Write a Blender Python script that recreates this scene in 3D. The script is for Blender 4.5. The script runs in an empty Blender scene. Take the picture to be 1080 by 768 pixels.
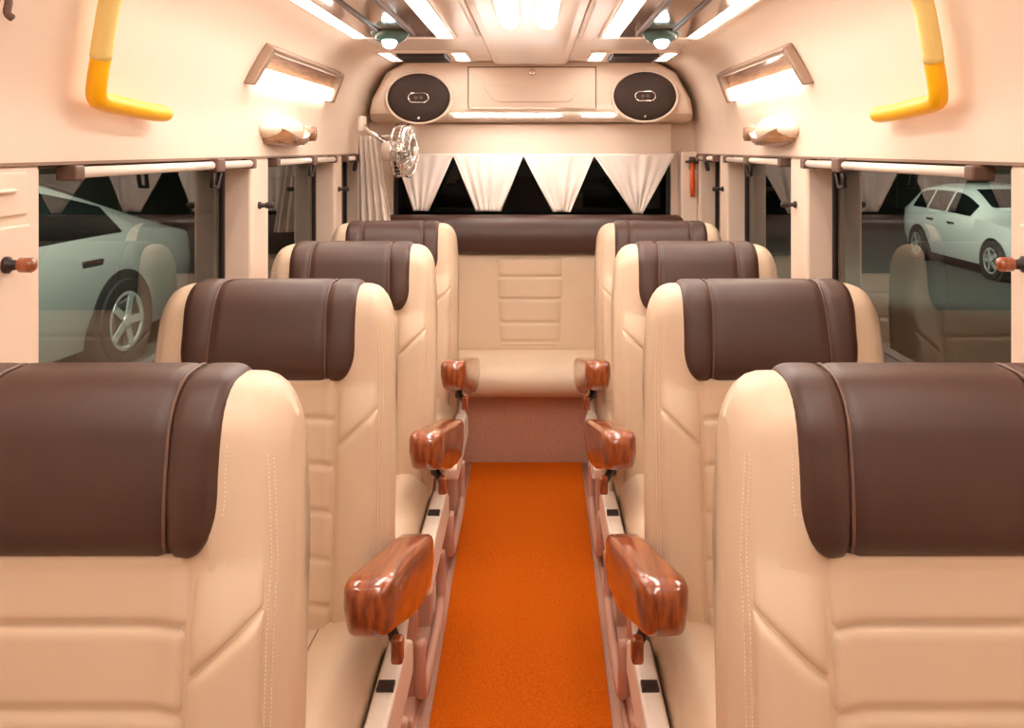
import bpy, bmesh, math, random
from mathutils import Vector, Matrix
random.seed(7)
C = bpy.context.scene.collection
PI = math.pi
CAMZ = 1.41

# ------------------------------------------------------------------ materials
def new_mat(name):
    m = bpy.data.materials.new(name); m.use_nodes = True
    nt = m.node_tree
    b = nt.nodes['Principled BSDF']
    return m, nt, b

def srgb(r, g, b):
    f = lambda c: (c/255/12.92) if c/255 <= .04045 else ((c/255+.055)/1.055)**2.4
    return (f(r), f(g), f(b), 1)

def coords(nt, scale=(1, 1, 1)):
    tc = nt.nodes.new('ShaderNodeTexCoord'); mp = nt.nodes.new('ShaderNodeMapping')
    mp.inputs['Scale'].default_value = scale
    nt.links.new(tc.outputs['Object'], mp.inputs['Vector'])
    return mp.outputs['Vector']

def bump_noise(nt, b, scale, strength, dist=.002, detail=4, vec=None):
    n = nt.nodes.new('ShaderNodeTexNoise'); n.inputs['Scale'].default_value = scale
    n.inputs['Detail'].default_value = detail
    nt.links.new(vec if vec else coords(nt), n.inputs['Vector'])
    bp = nt.nodes.new('ShaderNodeBump'); bp.inputs['Strength'].default_value = strength
    bp.inputs['Distance'].default_value = dist
    nt.links.new(n.outputs['Fac'], bp.inputs['Height'])
    nt.links.new(bp.outputs['Normal'], b.inputs['Normal'])
    return n

def vary(nt, b, c1, c2, scale, detail=4, vec=None, lo=.3, hi=.7):
    n = nt.nodes.new('ShaderNodeTexNoise'); n.inputs['Scale'].default_value = scale
    n.inputs['Detail'].default_value = detail
    nt.links.new(vec if vec else coords(nt), n.inputs['Vector'])
    r = nt.nodes.new('ShaderNodeValToRGB')
    r.color_ramp.elements[0].position = lo; r.color_ramp.elements[0].color = c1
    r.color_ramp.elements[1].position = hi; r.color_ramp.elements[1].color = c2
    nt.links.new(n.outputs['Fac'], r.inputs['Fac'])
    nt.links.new(r.outputs['Color'], b.inputs['Base Color'])
    return r

def plain(name, c, rough=.5, metal=0, bump=None, var=None, coat=0, spec=None):
    m, nt, b = new_mat(name)
    b.inputs['Base Color'].default_value = c
    b.inputs['Roughness'].default_value = rough
    b.inputs['Metallic'].default_value = metal
    if coat: b.inputs['Coat Weight'].default_value = coat; b.inputs['Coat Roughness'].default_value = .08
    if spec is not None: b.inputs['Specular IOR Level'].default_value = spec
    if var:
        vary(nt, b, c, tuple(min(1, x*var[1]) for x in c[:3])+(1,), var[0])
    if bump: bump_noise(nt, b, *bump)
    return m

def emit(name, c, s):
    m, nt, b = new_mat(name)
    b.inputs['Base Color'].default_value = c
    b.inputs['Emission Color'].default_value = c
    b.inputs['Emission Strength'].default_value = s
    return m

M = {}
M['wall'] = plain('cream_panel', srgb(236, 215, 196), .42, bump=(40, .05, .002), var=(3, .97))
M['ceiling'] = plain('ceiling_laminate', srgb(240, 224, 212), .24, bump=(3, .06, .01), var=(2, .96))
M['trim'] = plain('white_trim', srgb(240, 228, 216), .35, bump=(60, .03, .001))
M['leather'] = plain('cream_leather', srgb(220, 197, 170), .42, bump=(420, .10, .0008), var=(6, .95))
M['brown'] = plain('brown_leather', srgb(68, 40, 30), .44, bump=(420, .12, .0008), var=(8, .85), spec=.6)
M['piping'] = plain('piping_leather', srgb(104, 74, 60), .4, bump=(300, .1, .0005))
M['thread'] = plain('stitch_thread', srgb(246, 230, 212), .6, bump=(300, .1, .0005))
M['seam'] = plain('seam_thread', srgb(150, 118, 92), .7, bump=(300, .1, .0005))
M['dark'] = plain('dark_plastic', srgb(42, 30, 26), .45, bump=(200, .08, .001))
M['brownplastic'] = plain('brown_plastic', srgb(104, 78, 66), .45, bump=(200, .08, .001))
M['white_metal'] = plain('white_metal', srgb(238, 226, 212), .35, bump=(90, .04, .001))
M['pink'] = plain('pink_metal', srgb(205, 160, 140), .4, bump=(90, .05, .001), var=(7, .93))
M['chrome'] = plain('chrome', (.86, .83, .8, 1), .12, 1, bump=(20, .02, .001))
M['yellow'] = plain('yellow_plastic', srgb(255, 190, 0), .35, bump=(60, .05, .001))
M['orange'] = plain('orange_plastic', srgb(222, 92, 30), .4, bump=(60, .05, .001))
M['cloth'] = plain('white_curtain_cloth', srgb(242, 230, 220), .85, bump=(260, .2, .001), var=(9, .93))
M['panel_glass'] = plain('smoked_panel', srgb(150, 116, 96), .10, bump=(4, .03, .004), var=(5, .8), coat=1)
M['rubber'] = plain('black_rubber', srgb(25, 24, 24), .8, bump=(80, .1, .001))
M['car_silver'] = plain('silver_paint', srgb(186, 188, 184), .25, .35, bump=(2, .01, .002), coat=.8)
M['car_white'] = plain('white_paint', srgb(225, 228, 226), .25, 0, bump=(2, .01, .002), coat=.8)
M['car_glass'] = plain('dark_car_glass', srgb(22, 26, 26), .06, bump=(2, .01, .002))
M['light_cover'] = plain('clear_lamp_cover', srgb(210, 205, 200), .15, bump=(30, .03, .001))
M['red_lamp'] = plain('red_lamp_cover', srgb(150, 40, 28), .15, bump=(30, .03, .001))
M['asphalt'] = plain('asphalt', srgb(70, 70, 66), .9, bump=(60, .4, .01), var=(20, .7))
M['concrete'] = plain('concrete', srgb(130, 128, 116), .85, bump=(20, .3, .01), var=(2, .8))
M['speaker'] = plain('speaker_cloth', srgb(58, 42, 36), .75, bump=(600, .5, .001))
WARM = (1, .905, .82, 1)
M['led'] = emit('led_strip_glow', WARM, 18)
M['console_fill'] = emit('console_fill_glow', WARM, 32)
M['tube'] = emit('tube_glow', WARM, 15)
M['lamp'] = emit('lamp_diffuser_glow', (1, .88, .74, 1), 9)
M['spot'] = emit('cool_spot_glow', (.75, .95, 1, 1), 18)
M['lampframe'] = plain('light_brown_frame', srgb(140, 112, 92), .45, bump=(100, .08, .001))
M['teal'] = plain('teal_dome_glass', srgb(70, 92, 86), .12, bump=(30, .05, .002))
M['sleeve'] = plain('highlit_yellow_plastic', srgb(255, 232, 150), .25, bump=(40, .1, .002))  # overexposed highlight on the yellow handle put into the sleeve colour
M['bounce_wall'] = plain('grey_brown_bounce_wall', srgb(150, 126, 112), .6, bump=(40, .1, .002))

def wood(name, c1, c2, rough, scale):
    m, nt, b = new_mat(name)
    v = coords(nt, scale)
    r = vary(nt, b, c1, c2, 5, 6, v, .32, .68)
    b.inputs['Roughness'].default_value = rough
    b.inputs['Coat Weight'].default_value = 1; b.inputs['Coat Roughness'].default_value = .06
    return m
M['wood'] = wood('glossy_wood', srgb(112, 46, 12), srgb(174, 90, 38), .3, (22, 1.1, 5))
M['wood_light'] = wood('light_wood', srgb(120, 80, 50), srgb(176, 124, 82), .4, (8, 2, 30))

def mat_carpet():
    m, nt, b = new_mat('orange_carpet')
    vary(nt, b, srgb(194, 84, 4), srgb(228, 112, 14), 190, 6, None, .3, .7)
    b.inputs['Roughness'].default_value = .95
    b.inputs['Specular IOR Level'].default_value = .1
    bump_noise(nt, b, 330, 1, .006)
    return m
M['carpet'] = mat_carpet()

def mat_vinyl():
    m, nt, b = new_mat('speckled_vinyl')
    vary(nt, b, srgb(176, 134, 116), srgb(202, 160, 140), 220, 3)
    b.inputs['Roughness'].default_value = .30
    bump_noise(nt, b, 150, .08, .001)
    return m
M['vinyl'] = mat_vinyl()

def mat_glass(name, tint, ior=1.5):
    m = bpy.data.materials.new(name); m.use_nodes = True
    nt = m.node_tree; nt.nodes.clear()
    out = nt.nodes.new('ShaderNodeOutputMaterial'); mix = nt.nodes.new('ShaderNodeMixShader')
    tr = nt.nodes.new('ShaderNodeBsdfTransparent'); gl = nt.nodes.new('ShaderNodeBsdfGlossy')
    fr = nt.nodes.new('ShaderNodeFresnel'); fr.inputs['IOR'].default_value = ior
    n = nt.nodes.new('ShaderNodeTexNoise'); n.inputs['Scale'].default_value = .8
    r = nt.nodes.new('ShaderNodeValToRGB')
    r.color_ramp.elements[0].color = tint; r.color_ramp.elements[1].color = tuple(min(1, t*1.08) for t in tint[:3])+(1,)
    nt.links.new(n.outputs['Fac'], r.inputs['Fac'])
    nt.links.new(r.outputs['Color'], tr.inputs['Color'])
    gl.inputs['Roughness'].default_value = .01
    ge = nt.nodes.new('ShaderNodeNewGeometry'); mu = nt.nodes.new('ShaderNodeMath'); mu.operation = 'MULTIPLY_ADD'
    # only the face turned to the viewer reflects: the thin pane does not bend light
    mu.inputs[1].default_value = -1; mu.inputs[2].default_value = 1
    nt.links.new(ge.outputs['Backfacing'], mu.inputs[0])
    m2 = nt.nodes.new('ShaderNodeMath'); m2.operation = 'MULTIPLY'
    nt.links.new(fr.outputs['Fac'], m2.inputs[0]); nt.links.new(mu.outputs[0], m2.inputs[1])
    nt.links.new(m2.outputs[0], mix.inputs['Fac'])
    nt.links.new(tr.outputs['BSDF'], mix.inputs[1]); nt.links.new(gl.outputs['BSDF'], mix.inputs[2])
    nt.links.new(mix.outputs['Shader'], out.inputs['Surface'])
    return m
M['glass'] = mat_glass('tinted_window_glass', (.62, .66, .61, 1), 1.8)
M['glass_dark'] = mat_glass('dark_window_glass', (.25, .3, .27, 1), 1.4)

# ------------------------------------------------------------------ mesh helpers
def link(name, bm, mat, parent=None, smooth=False, bevel=0, seg=2, recalc=True):
    if recalc: bmesh.ops.recalc_face_normals(bm, faces=bm.faces)
    me = bpy.data.meshes.new(name); bm.to_mesh(me); bm.free()
    if smooth:
        for p in me.polygons: p.use_smooth = True
    o = bpy.data.objects.new(name, me); C.objects.link(o)
    me.materials.append(mat)
    if parent: o.parent = parent
    if bevel:
        md = o.modifiers.new('bevel', 'BEVEL'); md.width = bevel; md.segments = seg
        md.limit_method = 'ANGLE'; md.angle_limit = math.radians(40)
        for p in me.polygons: p.use_smooth = True
        wn = o.modifiers.new('wn', 'WEIGHTED_NORMAL'); wn.keep_sharp = True
    return o

def tag(o, label=None, cat=None, group=None, kind=None):
    if label: o['label'] = label
    if cat: o['category'] = cat
    if group: o['group'] = group
    if kind: o['kind'] = kind
    return o

def empty(name, loc, label, cat, group=None):
    o = bpy.data.objects.new(name, None); C.objects.link(o); o.location = loc
    o.empty_display_size = .05
    return tag(o, label, cat, group)

def box(bm, x0, x1, y0, y1, z0, z1, mtx=None):
    vs = [Vector((x, y, z)) for x in (x0, x1) for y in (y0, y1) for z in (z0, z1)]
    if mtx: vs = [mtx @ v for v in vs]
    v = [bm.verts.new(p) for p in vs]
    for f in ((0, 1, 3, 2), (4, 6, 7, 5), (0, 4, 5, 1), (2, 3, 7, 6), (0, 2, 6, 4), (1, 5, 7, 3)):
        bm.faces.new([v[i] for i in f])

def loft(bm, rings, closed=True, cap=True):
    vr = [[bm.verts.new(p) for p in r] for r in rings]
    n = len(vr[0])
    for a, b in zip(vr, vr[1:]):
        for i in range(n if closed else n-1):
            j = (i+1) % n
            bm.faces.new((a[i], a[j], b[j], b[i]))
    if cap and closed:
        bm.faces.new(vr[0][::-1]); bm.faces.new(vr[-1])
    return vr

def tube(bm, pts, r, n=10, cap=True, ref=None):
    pts = [Vector(p) for p in pts]
    rs = r if isinstance(r, (list, tuple)) else [r]*len(pts)
    rings = []; up = None
    for i, p in enumerate(pts):
        t = (pts[min(i+1, len(pts)-1)]-pts[max(i-1, 0)]).normalized()
        if up is None:
            up = Vector(ref) if ref else (Vector((0, 0, 1)) if abs(t.z) < .9 else Vector((1, 0, 0)))
        a = t.cross(up); a.normalize(); b = a.cross(t); up = b
        rings.append([p+rs[i]*(math.cos(2*PI*k/n)*a+math.sin(2*PI*k/n)*b) for k in range(n)])
    loft(bm, rings, True, cap)

def smooth_path(pts, k=6):
    """Catmull-Rom through points"""
    P = [Vector(p) for p in pts]; P = [2*P[0]-P[1]]+P+[2*P[-1]-P[-2]]; out = []
    for i in range(1, len(P)-2):
        for j in range(k):
            t = j/k
            out.append(.5*((2*P[i])+(P[i+1]-P[i-1])*t+(2*P[i-1]-5*P[i]+4*P[i+1]-P[i+2])*t*t+(3*P[i]-P[i-1]-3*P[i+1]+P[i+2])*t**3))
    out.append(P[-2]); return out

def lathe(bm, prof, n=32, mtx=None, sx=1, sy=1):
    """prof: list of (r, h); axis z"""
    rings = []
    for r, h in prof:
        ring = [Vector((r*sx*math.cos(2*PI*k/n), r*sy*math.sin(2*PI*k/n), h)) for k in range(n)]
        rings.append([mtx @ v for v in ring] if mtx else ring)
    loft(bm, rings, True, True)

def sstep(a, b, x):
    t = max(0, min(1, (x-a)/(b-a))); return t*t*(3-2*t)

# ------------------------------------------------------------------ shell dimensions
XL, XR = -.854, .82           # inner pillar faces
GL, GR = -.945, .908          # glass planes
YF, YB = -.9, 4.75            # front and rear ends
ZC = 1.83
WT = 1.385                    # window top
WB = .86
PROF = [(0, 1.385), (.002, 1.50), (.022, 1.60), (.055, 1.70), (.10, 1.765), (.15, 1.805), (.20, ZC)]
def wall_pt(side, y, z, off=0):
    for (a, za), (b, zb) in zip(PROF, PROF[1:]):
        if za <= z <= zb+1e-6:
            t = (z-za)/(zb-za); d = a+(b-a)*t
            nx, nz = (zb-za), -(b-a); L = math.hypot(nx, nz); nx /= L; nz /= L
            break
    x = (XL+d+off*nx) if side < 0 else (XR-d-off*nx)
    return Vector((x, y, z+off*nz))

# floor
bm = bmesh.new(); box(bm, -.98, .95, YF, 4.8, -.04, 0)
tag(link('floor', bm, M['vinyl']), kind='structure')

WIN = [(1.60, 2.79), (2.97, 3.95), (4.10, 4.60)]
def wall(side, name):
    X = XL if side < 0 else XR; XO = X+side*.12
    bm = bmesh.new()
    a, b = min(X, XO), max(X, XO)
    box(bm, a, b, YF, YB+.05, 0, WB)
    ys = [YF]+[v for w in WIN for v in w]+[YB+.05]
    for i in range(0, len(ys), 2): box(bm, a, b, ys[i], ys[i+1], WB, WT)
    o = link(name, bm, M['wall'], bevel=.012, seg=3)
    tag(o, kind='structure')
    # upper curved panel
    bm = bmesh.new()
    pr = smooth_path([(d, z, 0) for d, z in PROF], 5)
    ring = [(p.x, p.y) for p in pr]+[(.20, ZC+.04), (-.12, ZC+.04), (-.12, WT), (0, WT)]
    R = []
    for y in (YF, YB+.05):
        R.append([Vector(((XL+d) if side < 0 else (XR-d), y, z)) for d, z in ring])
    loft(bm, R)
    u = link('upper_panel', bm, M['wall'], o)
    for p in u.data.polygons: p.use_smooth = abs(p.normal.y) < .5
    u.data.set_sharp_from_angle(angle=math.radians(35))
    return o
wl = wall(-1, 'wall_left'); wr = wall(1, 'wall_right')

# ceiling: flat slab with a low raised band along the middle
bm = bmesh.new()
prof = [(XL+.19, ZC), (-.20, ZC), (-.19, ZC-.012), (-.165, ZC-.016), (.125, ZC-.016), (.15, ZC-.012), (.16, ZC), (XR-.19, ZC),
        (XR-.19, ZC+.05), (XL+.19, ZC+.05)]
loft(bm, [[Vector((x, y, z)) for x, z in prof] for y in (YF, YB+.05)])
tag(link('ceiling', bm, M['ceiling']), kind='structure')
for i, x in enumerate((-.205, .165)):
    bm = bmesh.new(); box(bm, x-.009, x+.009, YF+.02, 3.36, ZC-.012, ZC+.004)
    tag(link('trim_%d' % (i+1), bm, M['trim'], bevel=.005), kind='structure')

# rear wall with a wide window
RX0, RX1, RZ0, RZ1 = -.727, .70, 1.02, 1.372
bm = bmesh.new()
box(bm, -.97, RX0, YB, YB+.08, 0, 1.9); box(bm, RX1, .94, YB, YB+.08, 0, 1.9)
box(bm, RX0, RX1, YB, YB+.08, 0, RZ0); box(bm, RX0, RX1, YB, YB+.08, RZ1, 1.9)
tag(link('wall_back', bm, M['wall']), kind='structure')
# unseen plain wall added behind the viewer to bounce light
bm = bmesh.new(); box(bm, -.97, .94, YF-.06, YF, 0, 1.9)
tag(link('wall_front_bounce', bm, M['bounce_wall']), kind='structure')

def window(n, x, y0, y1, z0, z1, side):
    o = bpy.data.objects.new('window_%d' % n, None); C.objects.link(o); o.empty_display_size = .05
    tag(o, kind='structure')
    bm = bmesh.new()
    t = .022
    if side:
        for a, b, c, d in ((y0, y1, z0, z0+t), (y0, y1, z1-t*.6, z1), (y0, y0+t*.6, z0, z1), (y1-t*.6, y1, z0, z1)):
            box(bm, x-.012, x+.012, a, b, c, d)
        link('window_gasket', bm, M['dark'], o, bevel=.004)
        bm = bmesh.new(); box(bm, x-.003, x+.003, y0+.005, y1-.005, z0+.005, z1-.005)
    else:
        for a, b, c, d in ((y0, y1, z0, z0+t), (y0, y1, z1-t, z1), (y0, y0+t, z0, z1), (y1-t, y1, z0, z1)):
            box(bm, a, b, x-.012, x+.012, c, d)
        link('window_gasket', bm, M['dark'], o, bevel=.004)
        bm = bmesh.new(); box(bm, y0+.005, y1-.005, x-.003, x+.003, z0+.005, z1-.005)
    link('pane', bm, M['glass'] if side else M['glass_dark'], o)
    return o
k = 1
for side, gx in ((-1, GL), (1, GR)):
    for (a, b) in WIN:
        window(k, gx, a, b, WB, WT, True); k += 1
window(k, YB+.04, RX0, RX1, RZ0, RZ1, False)

# front pillar panels: raised cream covers with a seam
for i, (X, s) in enumerate(((XL, 1), (XR, -1))):
    bm = bmesh.new()
    box(bm, min(X, X+s*.012), max(X, X+s*.012), .95, 1.545, .80, 1.285)
    box(bm, min(X, X+s*.008), max(X, X+s*.008), .95, 1.545, 1.30, 1.372)
    box(bm, min(X, X+s*.016), max(X, X+s*.016), 1.0, 1.50, 1.338, 1.346)
    tag(link('trim_%d' % (3+i), bm, M['wall'], bevel=.005, seg=3), kind='structure')
# dark seam under the upper panels
for i, (X, s) in enumerate(((XL, 1), (XR, -1))):
    bm = bmesh.new(); box(bm, min(X-.01*s, X+s*.004), max(X-.01*s, X+s*.004), YF+.01, YB-.01, 1.381, 1.387)
    tag(link('trim_%d' % (5+i), bm, M['lampframe']), kind='structure')

# ------------------------------------------------------------------ SEAT
SW, SH, ST = .250, .735, .135
SEATZ = .385
HB = .549          # headrest bottom
LEAN = math.tan(math.radians(6.5))
def slice_par(x):
    ax = abs(x); R = .040; Rc = .056
    dl = 0 if ax <= SW-R else R-math.sqrt(max(0, R*R-(ax-(SW-R))**2))
    cd = 0 if ax <= SW-Rc else Rc-math.sqrt(max(0, Rc*Rc-(ax-(SW-Rc))**2))
    return dl, cd
def raw(x, s):
    """point on the back's surface; s = height up the front, then arc length over the top and down the rear"""
    dl, cd = slice_par(x)
    h = ST/2-dl; zt = SH-cd; r = min(.052, h)
    if s <= zt-r: return Vector((x, -h, s))
    u = s-(zt-r); A = PI/2*r
    if u <= A:
        t = u/r; return Vector((x, -h+r-r*math.cos(t), zt-r+r*math.sin(t)))
    u -= A; Lt = 2*(h-r)
    if u <= Lt: return Vector((x, -h+r+u, zt))
    u -= Lt
    if u <= A:
        t = u/r; return Vector((x, h-r+r*math.sin(t), zt-r+r*math.cos(t)))
    u -= A
    return Vector((x, h, zt-r-u))
def slen(x):
    dl, cd = slice_par(x); h = ST/2-dl; zt = SH-cd; r = min(.052, h)
    return 2*(zt-r)+PI*r+2*(h-r)
def warp(p):
    x, y, z = p
    ax = abs(x)
    k = 1-.05*sstep(.53, SH, z)-.02*sstep(.2, 0, z)
    front = max(0, min(1, (.03-y)/.09))
    wing = sstep(.10, .185, ax)*(1-.75*sstep(.215, SW, ax))
    zz = 1-.75*sstep(.46, .60, z)
    y2 = y-.032*wing*zz*front
    bul = sstep(HB-.012, HB+.035, z)*(1-sstep(HB+.05, SH+.01, z))
    y2 -= .020*bul*front*(1-.8*sstep(.13, .21, ax))
    return Vector((x*k, y2+z*LEAN, z+SEATZ))
def surf(x, s, off=0):
    e = .0015
    p = raw(x, s)
    if off == 0: return warp(p)
    a = warp(raw(x+e, s))-warp(raw(x-e, s)); b = warp(raw(x, s+e))-warp(raw(x, s-e))
    n = a.cross(b); n.normalize()
    return warp(p)+n*off

def back_body():
    bm = bmesh.new(); rings = []
    N = 30
    xs = [SW*math.sin(PI/2*max(-1, min(1, (-1+2*i/N)*1.0)))*1 for i in range(N+1)]
    xs[0] = -SW+.0004; xs[-1] = SW-.0004
    for x in xs:
        dl, cd = slice_par(x); h = ST/2-dl; zt = SH-cd; r = min(.052, h); s0 = zt-r
        ss = [s0*i/26 for i in range(27)]+[s0+PI/2*r*i/6 for i in range(1, 7)]
        Lt = 2*(h-r)
        ss += [s0+PI/2*r+Lt*i/2 for i in (1, 2)]
        ss += [s0+PI/2*r+Lt+PI/2*r*i/6+1e-5 for i in range(1, 7)]
        tot = slen(x)
        base = ss[-1]
        ss += [base+(tot-base)*i/10 for i in range(1, 11)]
        rings.append([warp(raw(x, s)) for s in ss])
    loft(bm, rings, True, True)
    return bm

def pad(fx, s0, s1, nx, ns, thick, fall, sink=.004, grooves=(), gdep=.006, gw=.012, vg=(), fade=None):
    """padded patch: fx(t)->(xa,xb) over s; t in 0..1"""
    bm = bmesh.new(); G = []
    # dense rows near the two ends
    for j in range(ns+1):
        t = j/ns; t = .5-.5*math.cos(PI*t) if ns < 40 else t
        row = []
        for i in range(nx+1):
            u = i/nx; u = .5-.5*math.cos(PI*u)
            sa = s0(u) if callable(s0) else s0; sb = s1(u) if callable(s1) else s1
            s = sa+(sb-sa)*t
            xa, xb = fx(s)
            x = xa+(xb-xa)*u
            d = min(x-xa, xb-x, s-sa, sb-s)
            q = max(0, min(1, d/fall))
            off = -sink+(thick+sink)*math.sqrt(max(0, 1-(1-q)**2))
            if fade: off -= (off+.004)*sstep(fade[0], fade[1], s)
            for g in grooves: off -= gdep*math.exp(-((s-g)/gw)**2)
            for g in vg: off -= gdep*math.exp(-((x-g)/gw)**2)
            row.append(bm.verts.new(surf(x, s, off)))
        G.append(row)
    for a, b in zip(G, G[1:]):
        for i in range(nx):
            try: bm.faces.new((a[i], a[i+1], b[i+1], b[i]))
            except ValueError: pass
    return bm

def head_x(s):
    # half width narrows and rounds off towards the bottom
    w = .179
    t = (s-HB)
    w += .004*sstep(.16, .02, t)+.007*sstep(.06, .16, t)
    r = .080
    if t < r: w -= .046*(1-math.sqrt(max(0, 1-(1-t/r)**2)))
    return (-w, w)
GSEP = [HB-.073, HB-.163, HB-.253, HB-.343, HB-.433]

def make_seat(sgn, loc, label):
    """sgn=+1: the aisle lies on the +x side of the seat"""
    root = empty('bus_seat', loc, label, 'seat', 'cream and brown seats in pairs along the aisle')
    link('backrest', back_body(), M['leather'], root, smooth=True)
    # headrest cover over the top
    hp = link('headrest_cover', pad(head_x, HB, SH-.052+PI*.052+.031+.08, 44, 60, .009, .020, .004, vg=(-.122, .122), gdep=.007, gw=.006), M['brown'], root, smooth=True)
    tag(hp, 'dark brown leather headrest cover')
    for x in (-.122, .122):
        bm = bmesh.new()
        ss = [HB+.014+(SH-.052+PI*.052+.031+.08-HB)*i/40 for i in range(41)]
        tube(bm, [surf(x*(1+.0*i), s, .0068) for i, s in enumerate(ss)], .0024, 8)
        link('piping', bm, M['piping'], hp, smooth=True)
    # centre quilting
    link('quilted_panel', pad(lambda s: (-.142, .142), .03, HB+.01, 18, 90, .010, .016, .004, grooves=GSEP, gdep=.008, gw=.0045), M['leather'], root, smooth=True)
    def seam_s(x): return .505-(abs(x)-.142)*.0+(abs(x)-.232)*.95
    for q in (-1, 1):
        xa, xb = (.146, .228)
        f = (lambda s: (xa, xb)) if q > 0 else (lambda s: (-xb, -xa))
        def ux(u, q=q): return xa+(xb-xa)*(u if q > 0 else 1-u)
        link('lower_bolster', pad(f, .03, lambda u: seam_s(ux(u))-.0015, 14, 34, .009, .016, .003), M['leather'], root, smooth=True)
        link('upper_bolster', pad(f, lambda u: seam_s(ux(u))+.0015, lambda u: SH-.09, 14, 44, .006, .014, .003, fade=(.44, .64)), M['leather'], root, smooth=True)
        # double line of stitches on the outer edge
        bm = bmesh.new()
        for dx in (.2300, .2350):
            s = .03
            while s < SH-.075:
                p0 = surf(q*dx, s, .0012); p1 = surf(q*dx, s+.0028, .0012)
                tube(bm, [p0, p1], .0008, 4)
                s += .0048
        link('stitching', bm, M['thread'], root)
        bm = bmesh.new()
        s = HB+.05
        while s < SH-.06:
            xa_, xb_ = head_x(s)
            tube(bm, [surf(q*(xb_+.001), s, .0014), surf(q*(xb_+.001), s+.0028, .0014)], .0007, 4); s += .0048
        link('stitching', bm, M['thread'], root)
    # cushion
    bm = bmesh.new(); rings = []
    CW, CD, CT = .238, .50, .145
    for i in range(25):
        x = CW*math.sin(PI/2*(-1+2*i/24)); ax = abs(x)
        R = .05; dl = 0 if ax <= CW-R else R-math.sqrt(max(0, R*R-(ax-(CW-R))**2))
        ring = []
        fr = .06-dl*.3; h = CT/2-dl
        # side profile: rear bottom -> rear top -> front top (waterfall) -> front bottom
        P = []
        for a in range(0, 9):
            t = a/8; P.append((.03-.50*t*.86, h+.012*math.sin(t*PI)))
        for a in range(1, 8):
            t = a/7*PI; P.append((-.40-math.sin(t)*(.07-dl*.6), h*math.cos(t)))
        for a in range(1, 9):
            t = a/8; P.append((-.40+.43*t, -h))
        wing = .026*sstep(.10, .17, ax)*(1-.5*sstep(.19, CW, ax))
        for y, z in P:
            up = max(0, z/h) if h > 0 else 0
            ring.append(Vector((x, y+.0, z+wing*up+SEATZ-.012+.03*(-y))))
        rings.append(ring)
    loft(bm, rings)
    cu = link('seat_cushion', bm, M['leather'], root, smooth=True)
    for x in (-.118, .118):
        bm = bmesh.new()
        pts = [(x, .0-.44*t, SEATZ-.012+.0725+.012*math.sin(t/.86*PI if t < .86 else PI)+.03*.44*t+.001+.026*sstep(.10, .17, .118)) for t in [i/12 for i in range(11)]]
        tube(bm, pts, .0022, 6)
        link('seam', bm, M['seam'], cu, smooth=True)
    # arm rest on the aisle side: rounded wooden block
    bm = bmesh.new(); rings = []
    ax0 = sgn*.284
    secs = [(0.060, .022, .036, -.004), (.055, .032, .050, -.004), (.03, .037, .060, -.004), (-.03, .039, .066, -.006), (-.11, .040, .066, -.006), (-.19, .041, .060, .000),
            (-.255, .043, .054, .006), (-.300, .044, .052, .008), (-.325, .042, .047, .008), (-.338, .035, .038, .006), (-.344, .020, .022, .004)]
    for y, hw, hh, dz in secs:
        zc = .556+(-y)*.19+dz
        ring = []
        for k in range(28):
            a = 2*PI*k/28; c, s_ = math.cos(a), math.sin(a)
            e = .30
            px = math.copysign(abs(c)**e, c)*hw; pz = math.copysign(abs(s_)**e, s_)*hh
            if pz < 0: px *= 1-.18*(-pz/hh)
            ring.append(Vector((sgn*(.294-.034*(-y)/.34)+px, y, zc+pz)))
        rings.append(ring)
    loft(bm, rings)
    ar = link('armrest', bm, M['wood'], root, smooth=True)
    tag(ar, 'glossy reddish brown wooden armrest')
    # white bracket carrying the arm rest, with a wood capped recline lever
    bm = bmesh.new()
    tube(bm, smooth_path([(sgn*.262, .045, .55), (sgn*.268, .06, .48), (sgn*.262, .03, .40), (sgn*.262, -.05, .345), (sgn*.262, -.15, .33)], 5), .017, 10)
    link('armrest_bracket', bm, M['white_metal'], root, smooth=True)
    bm = bmesh.new()
    tube(bm, [(sgn*.262, -.12, .50), (sgn*.264, -.15, .525), (sgn*.294, -.212, .505)], .010, 10)
    lv = link('recline_lever', bm, M['dark'], root, smooth=True)
    bm = bmesh.new(); box(bm, sgn*.296-.011, sgn*.296+.011, -.235, -.210, .478, .525)
    tag(link('lever_cap', bm, M['wood'], lv, bevel=.006, seg=3), 'wooden lever cap')
    # white side plate with a dark slot
    bm = bmesh.new()
    pr = [(.06, .30), (.06, .37), (-.02, .41), (-.30, .405), (-.42, .385), (-.46, .35), (-.45, .31), (-.40, .29)]
    loft(bm, [[Vector((x, y, z)) for y, z in pr] for x in (sgn*.246, sgn*.288)])
    sp = link('side_plate', bm, M['white_metal'], root, bevel=.008, seg=3)
    bm = bmesh.new(); box(bm, sgn*.268-.016, sgn*.268+.016, -.195, -.165, .39, .4145)
    tag(link('plate_slot', bm, M['dark'], sp, bevel=.002), 'small dark square slot')
    # legs, skirt and floor plinth
    bm = bmesh.new(); box(bm, -.20, .20, -.40, -.02, .20, .31)
    link('seat_frame', bm, M['pink'], root, bevel=.01)
    for y0 in (-.40, -.06):
        for q in (-1, 1):
            bm = bmesh.new(); box(bm, q*.225-.022, q*.225+.022, y0, y0+.05, .0, .25)
            link('leg', bm, M['pink'], root, bevel=.006)
    bm = bmesh.new()
    tube(bm, smooth_path([(sgn*.262, -.44, .20), (sgn*.264, -.44, .10), (sgn*.264, -.38, .045), (sgn*.264, .0, .045), (sgn*.262, .06, .10), (sgn*.262, .06, .2)], 6), .014, 10)
    link('side_rail', bm, M['pink'], root, smooth=True)
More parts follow.
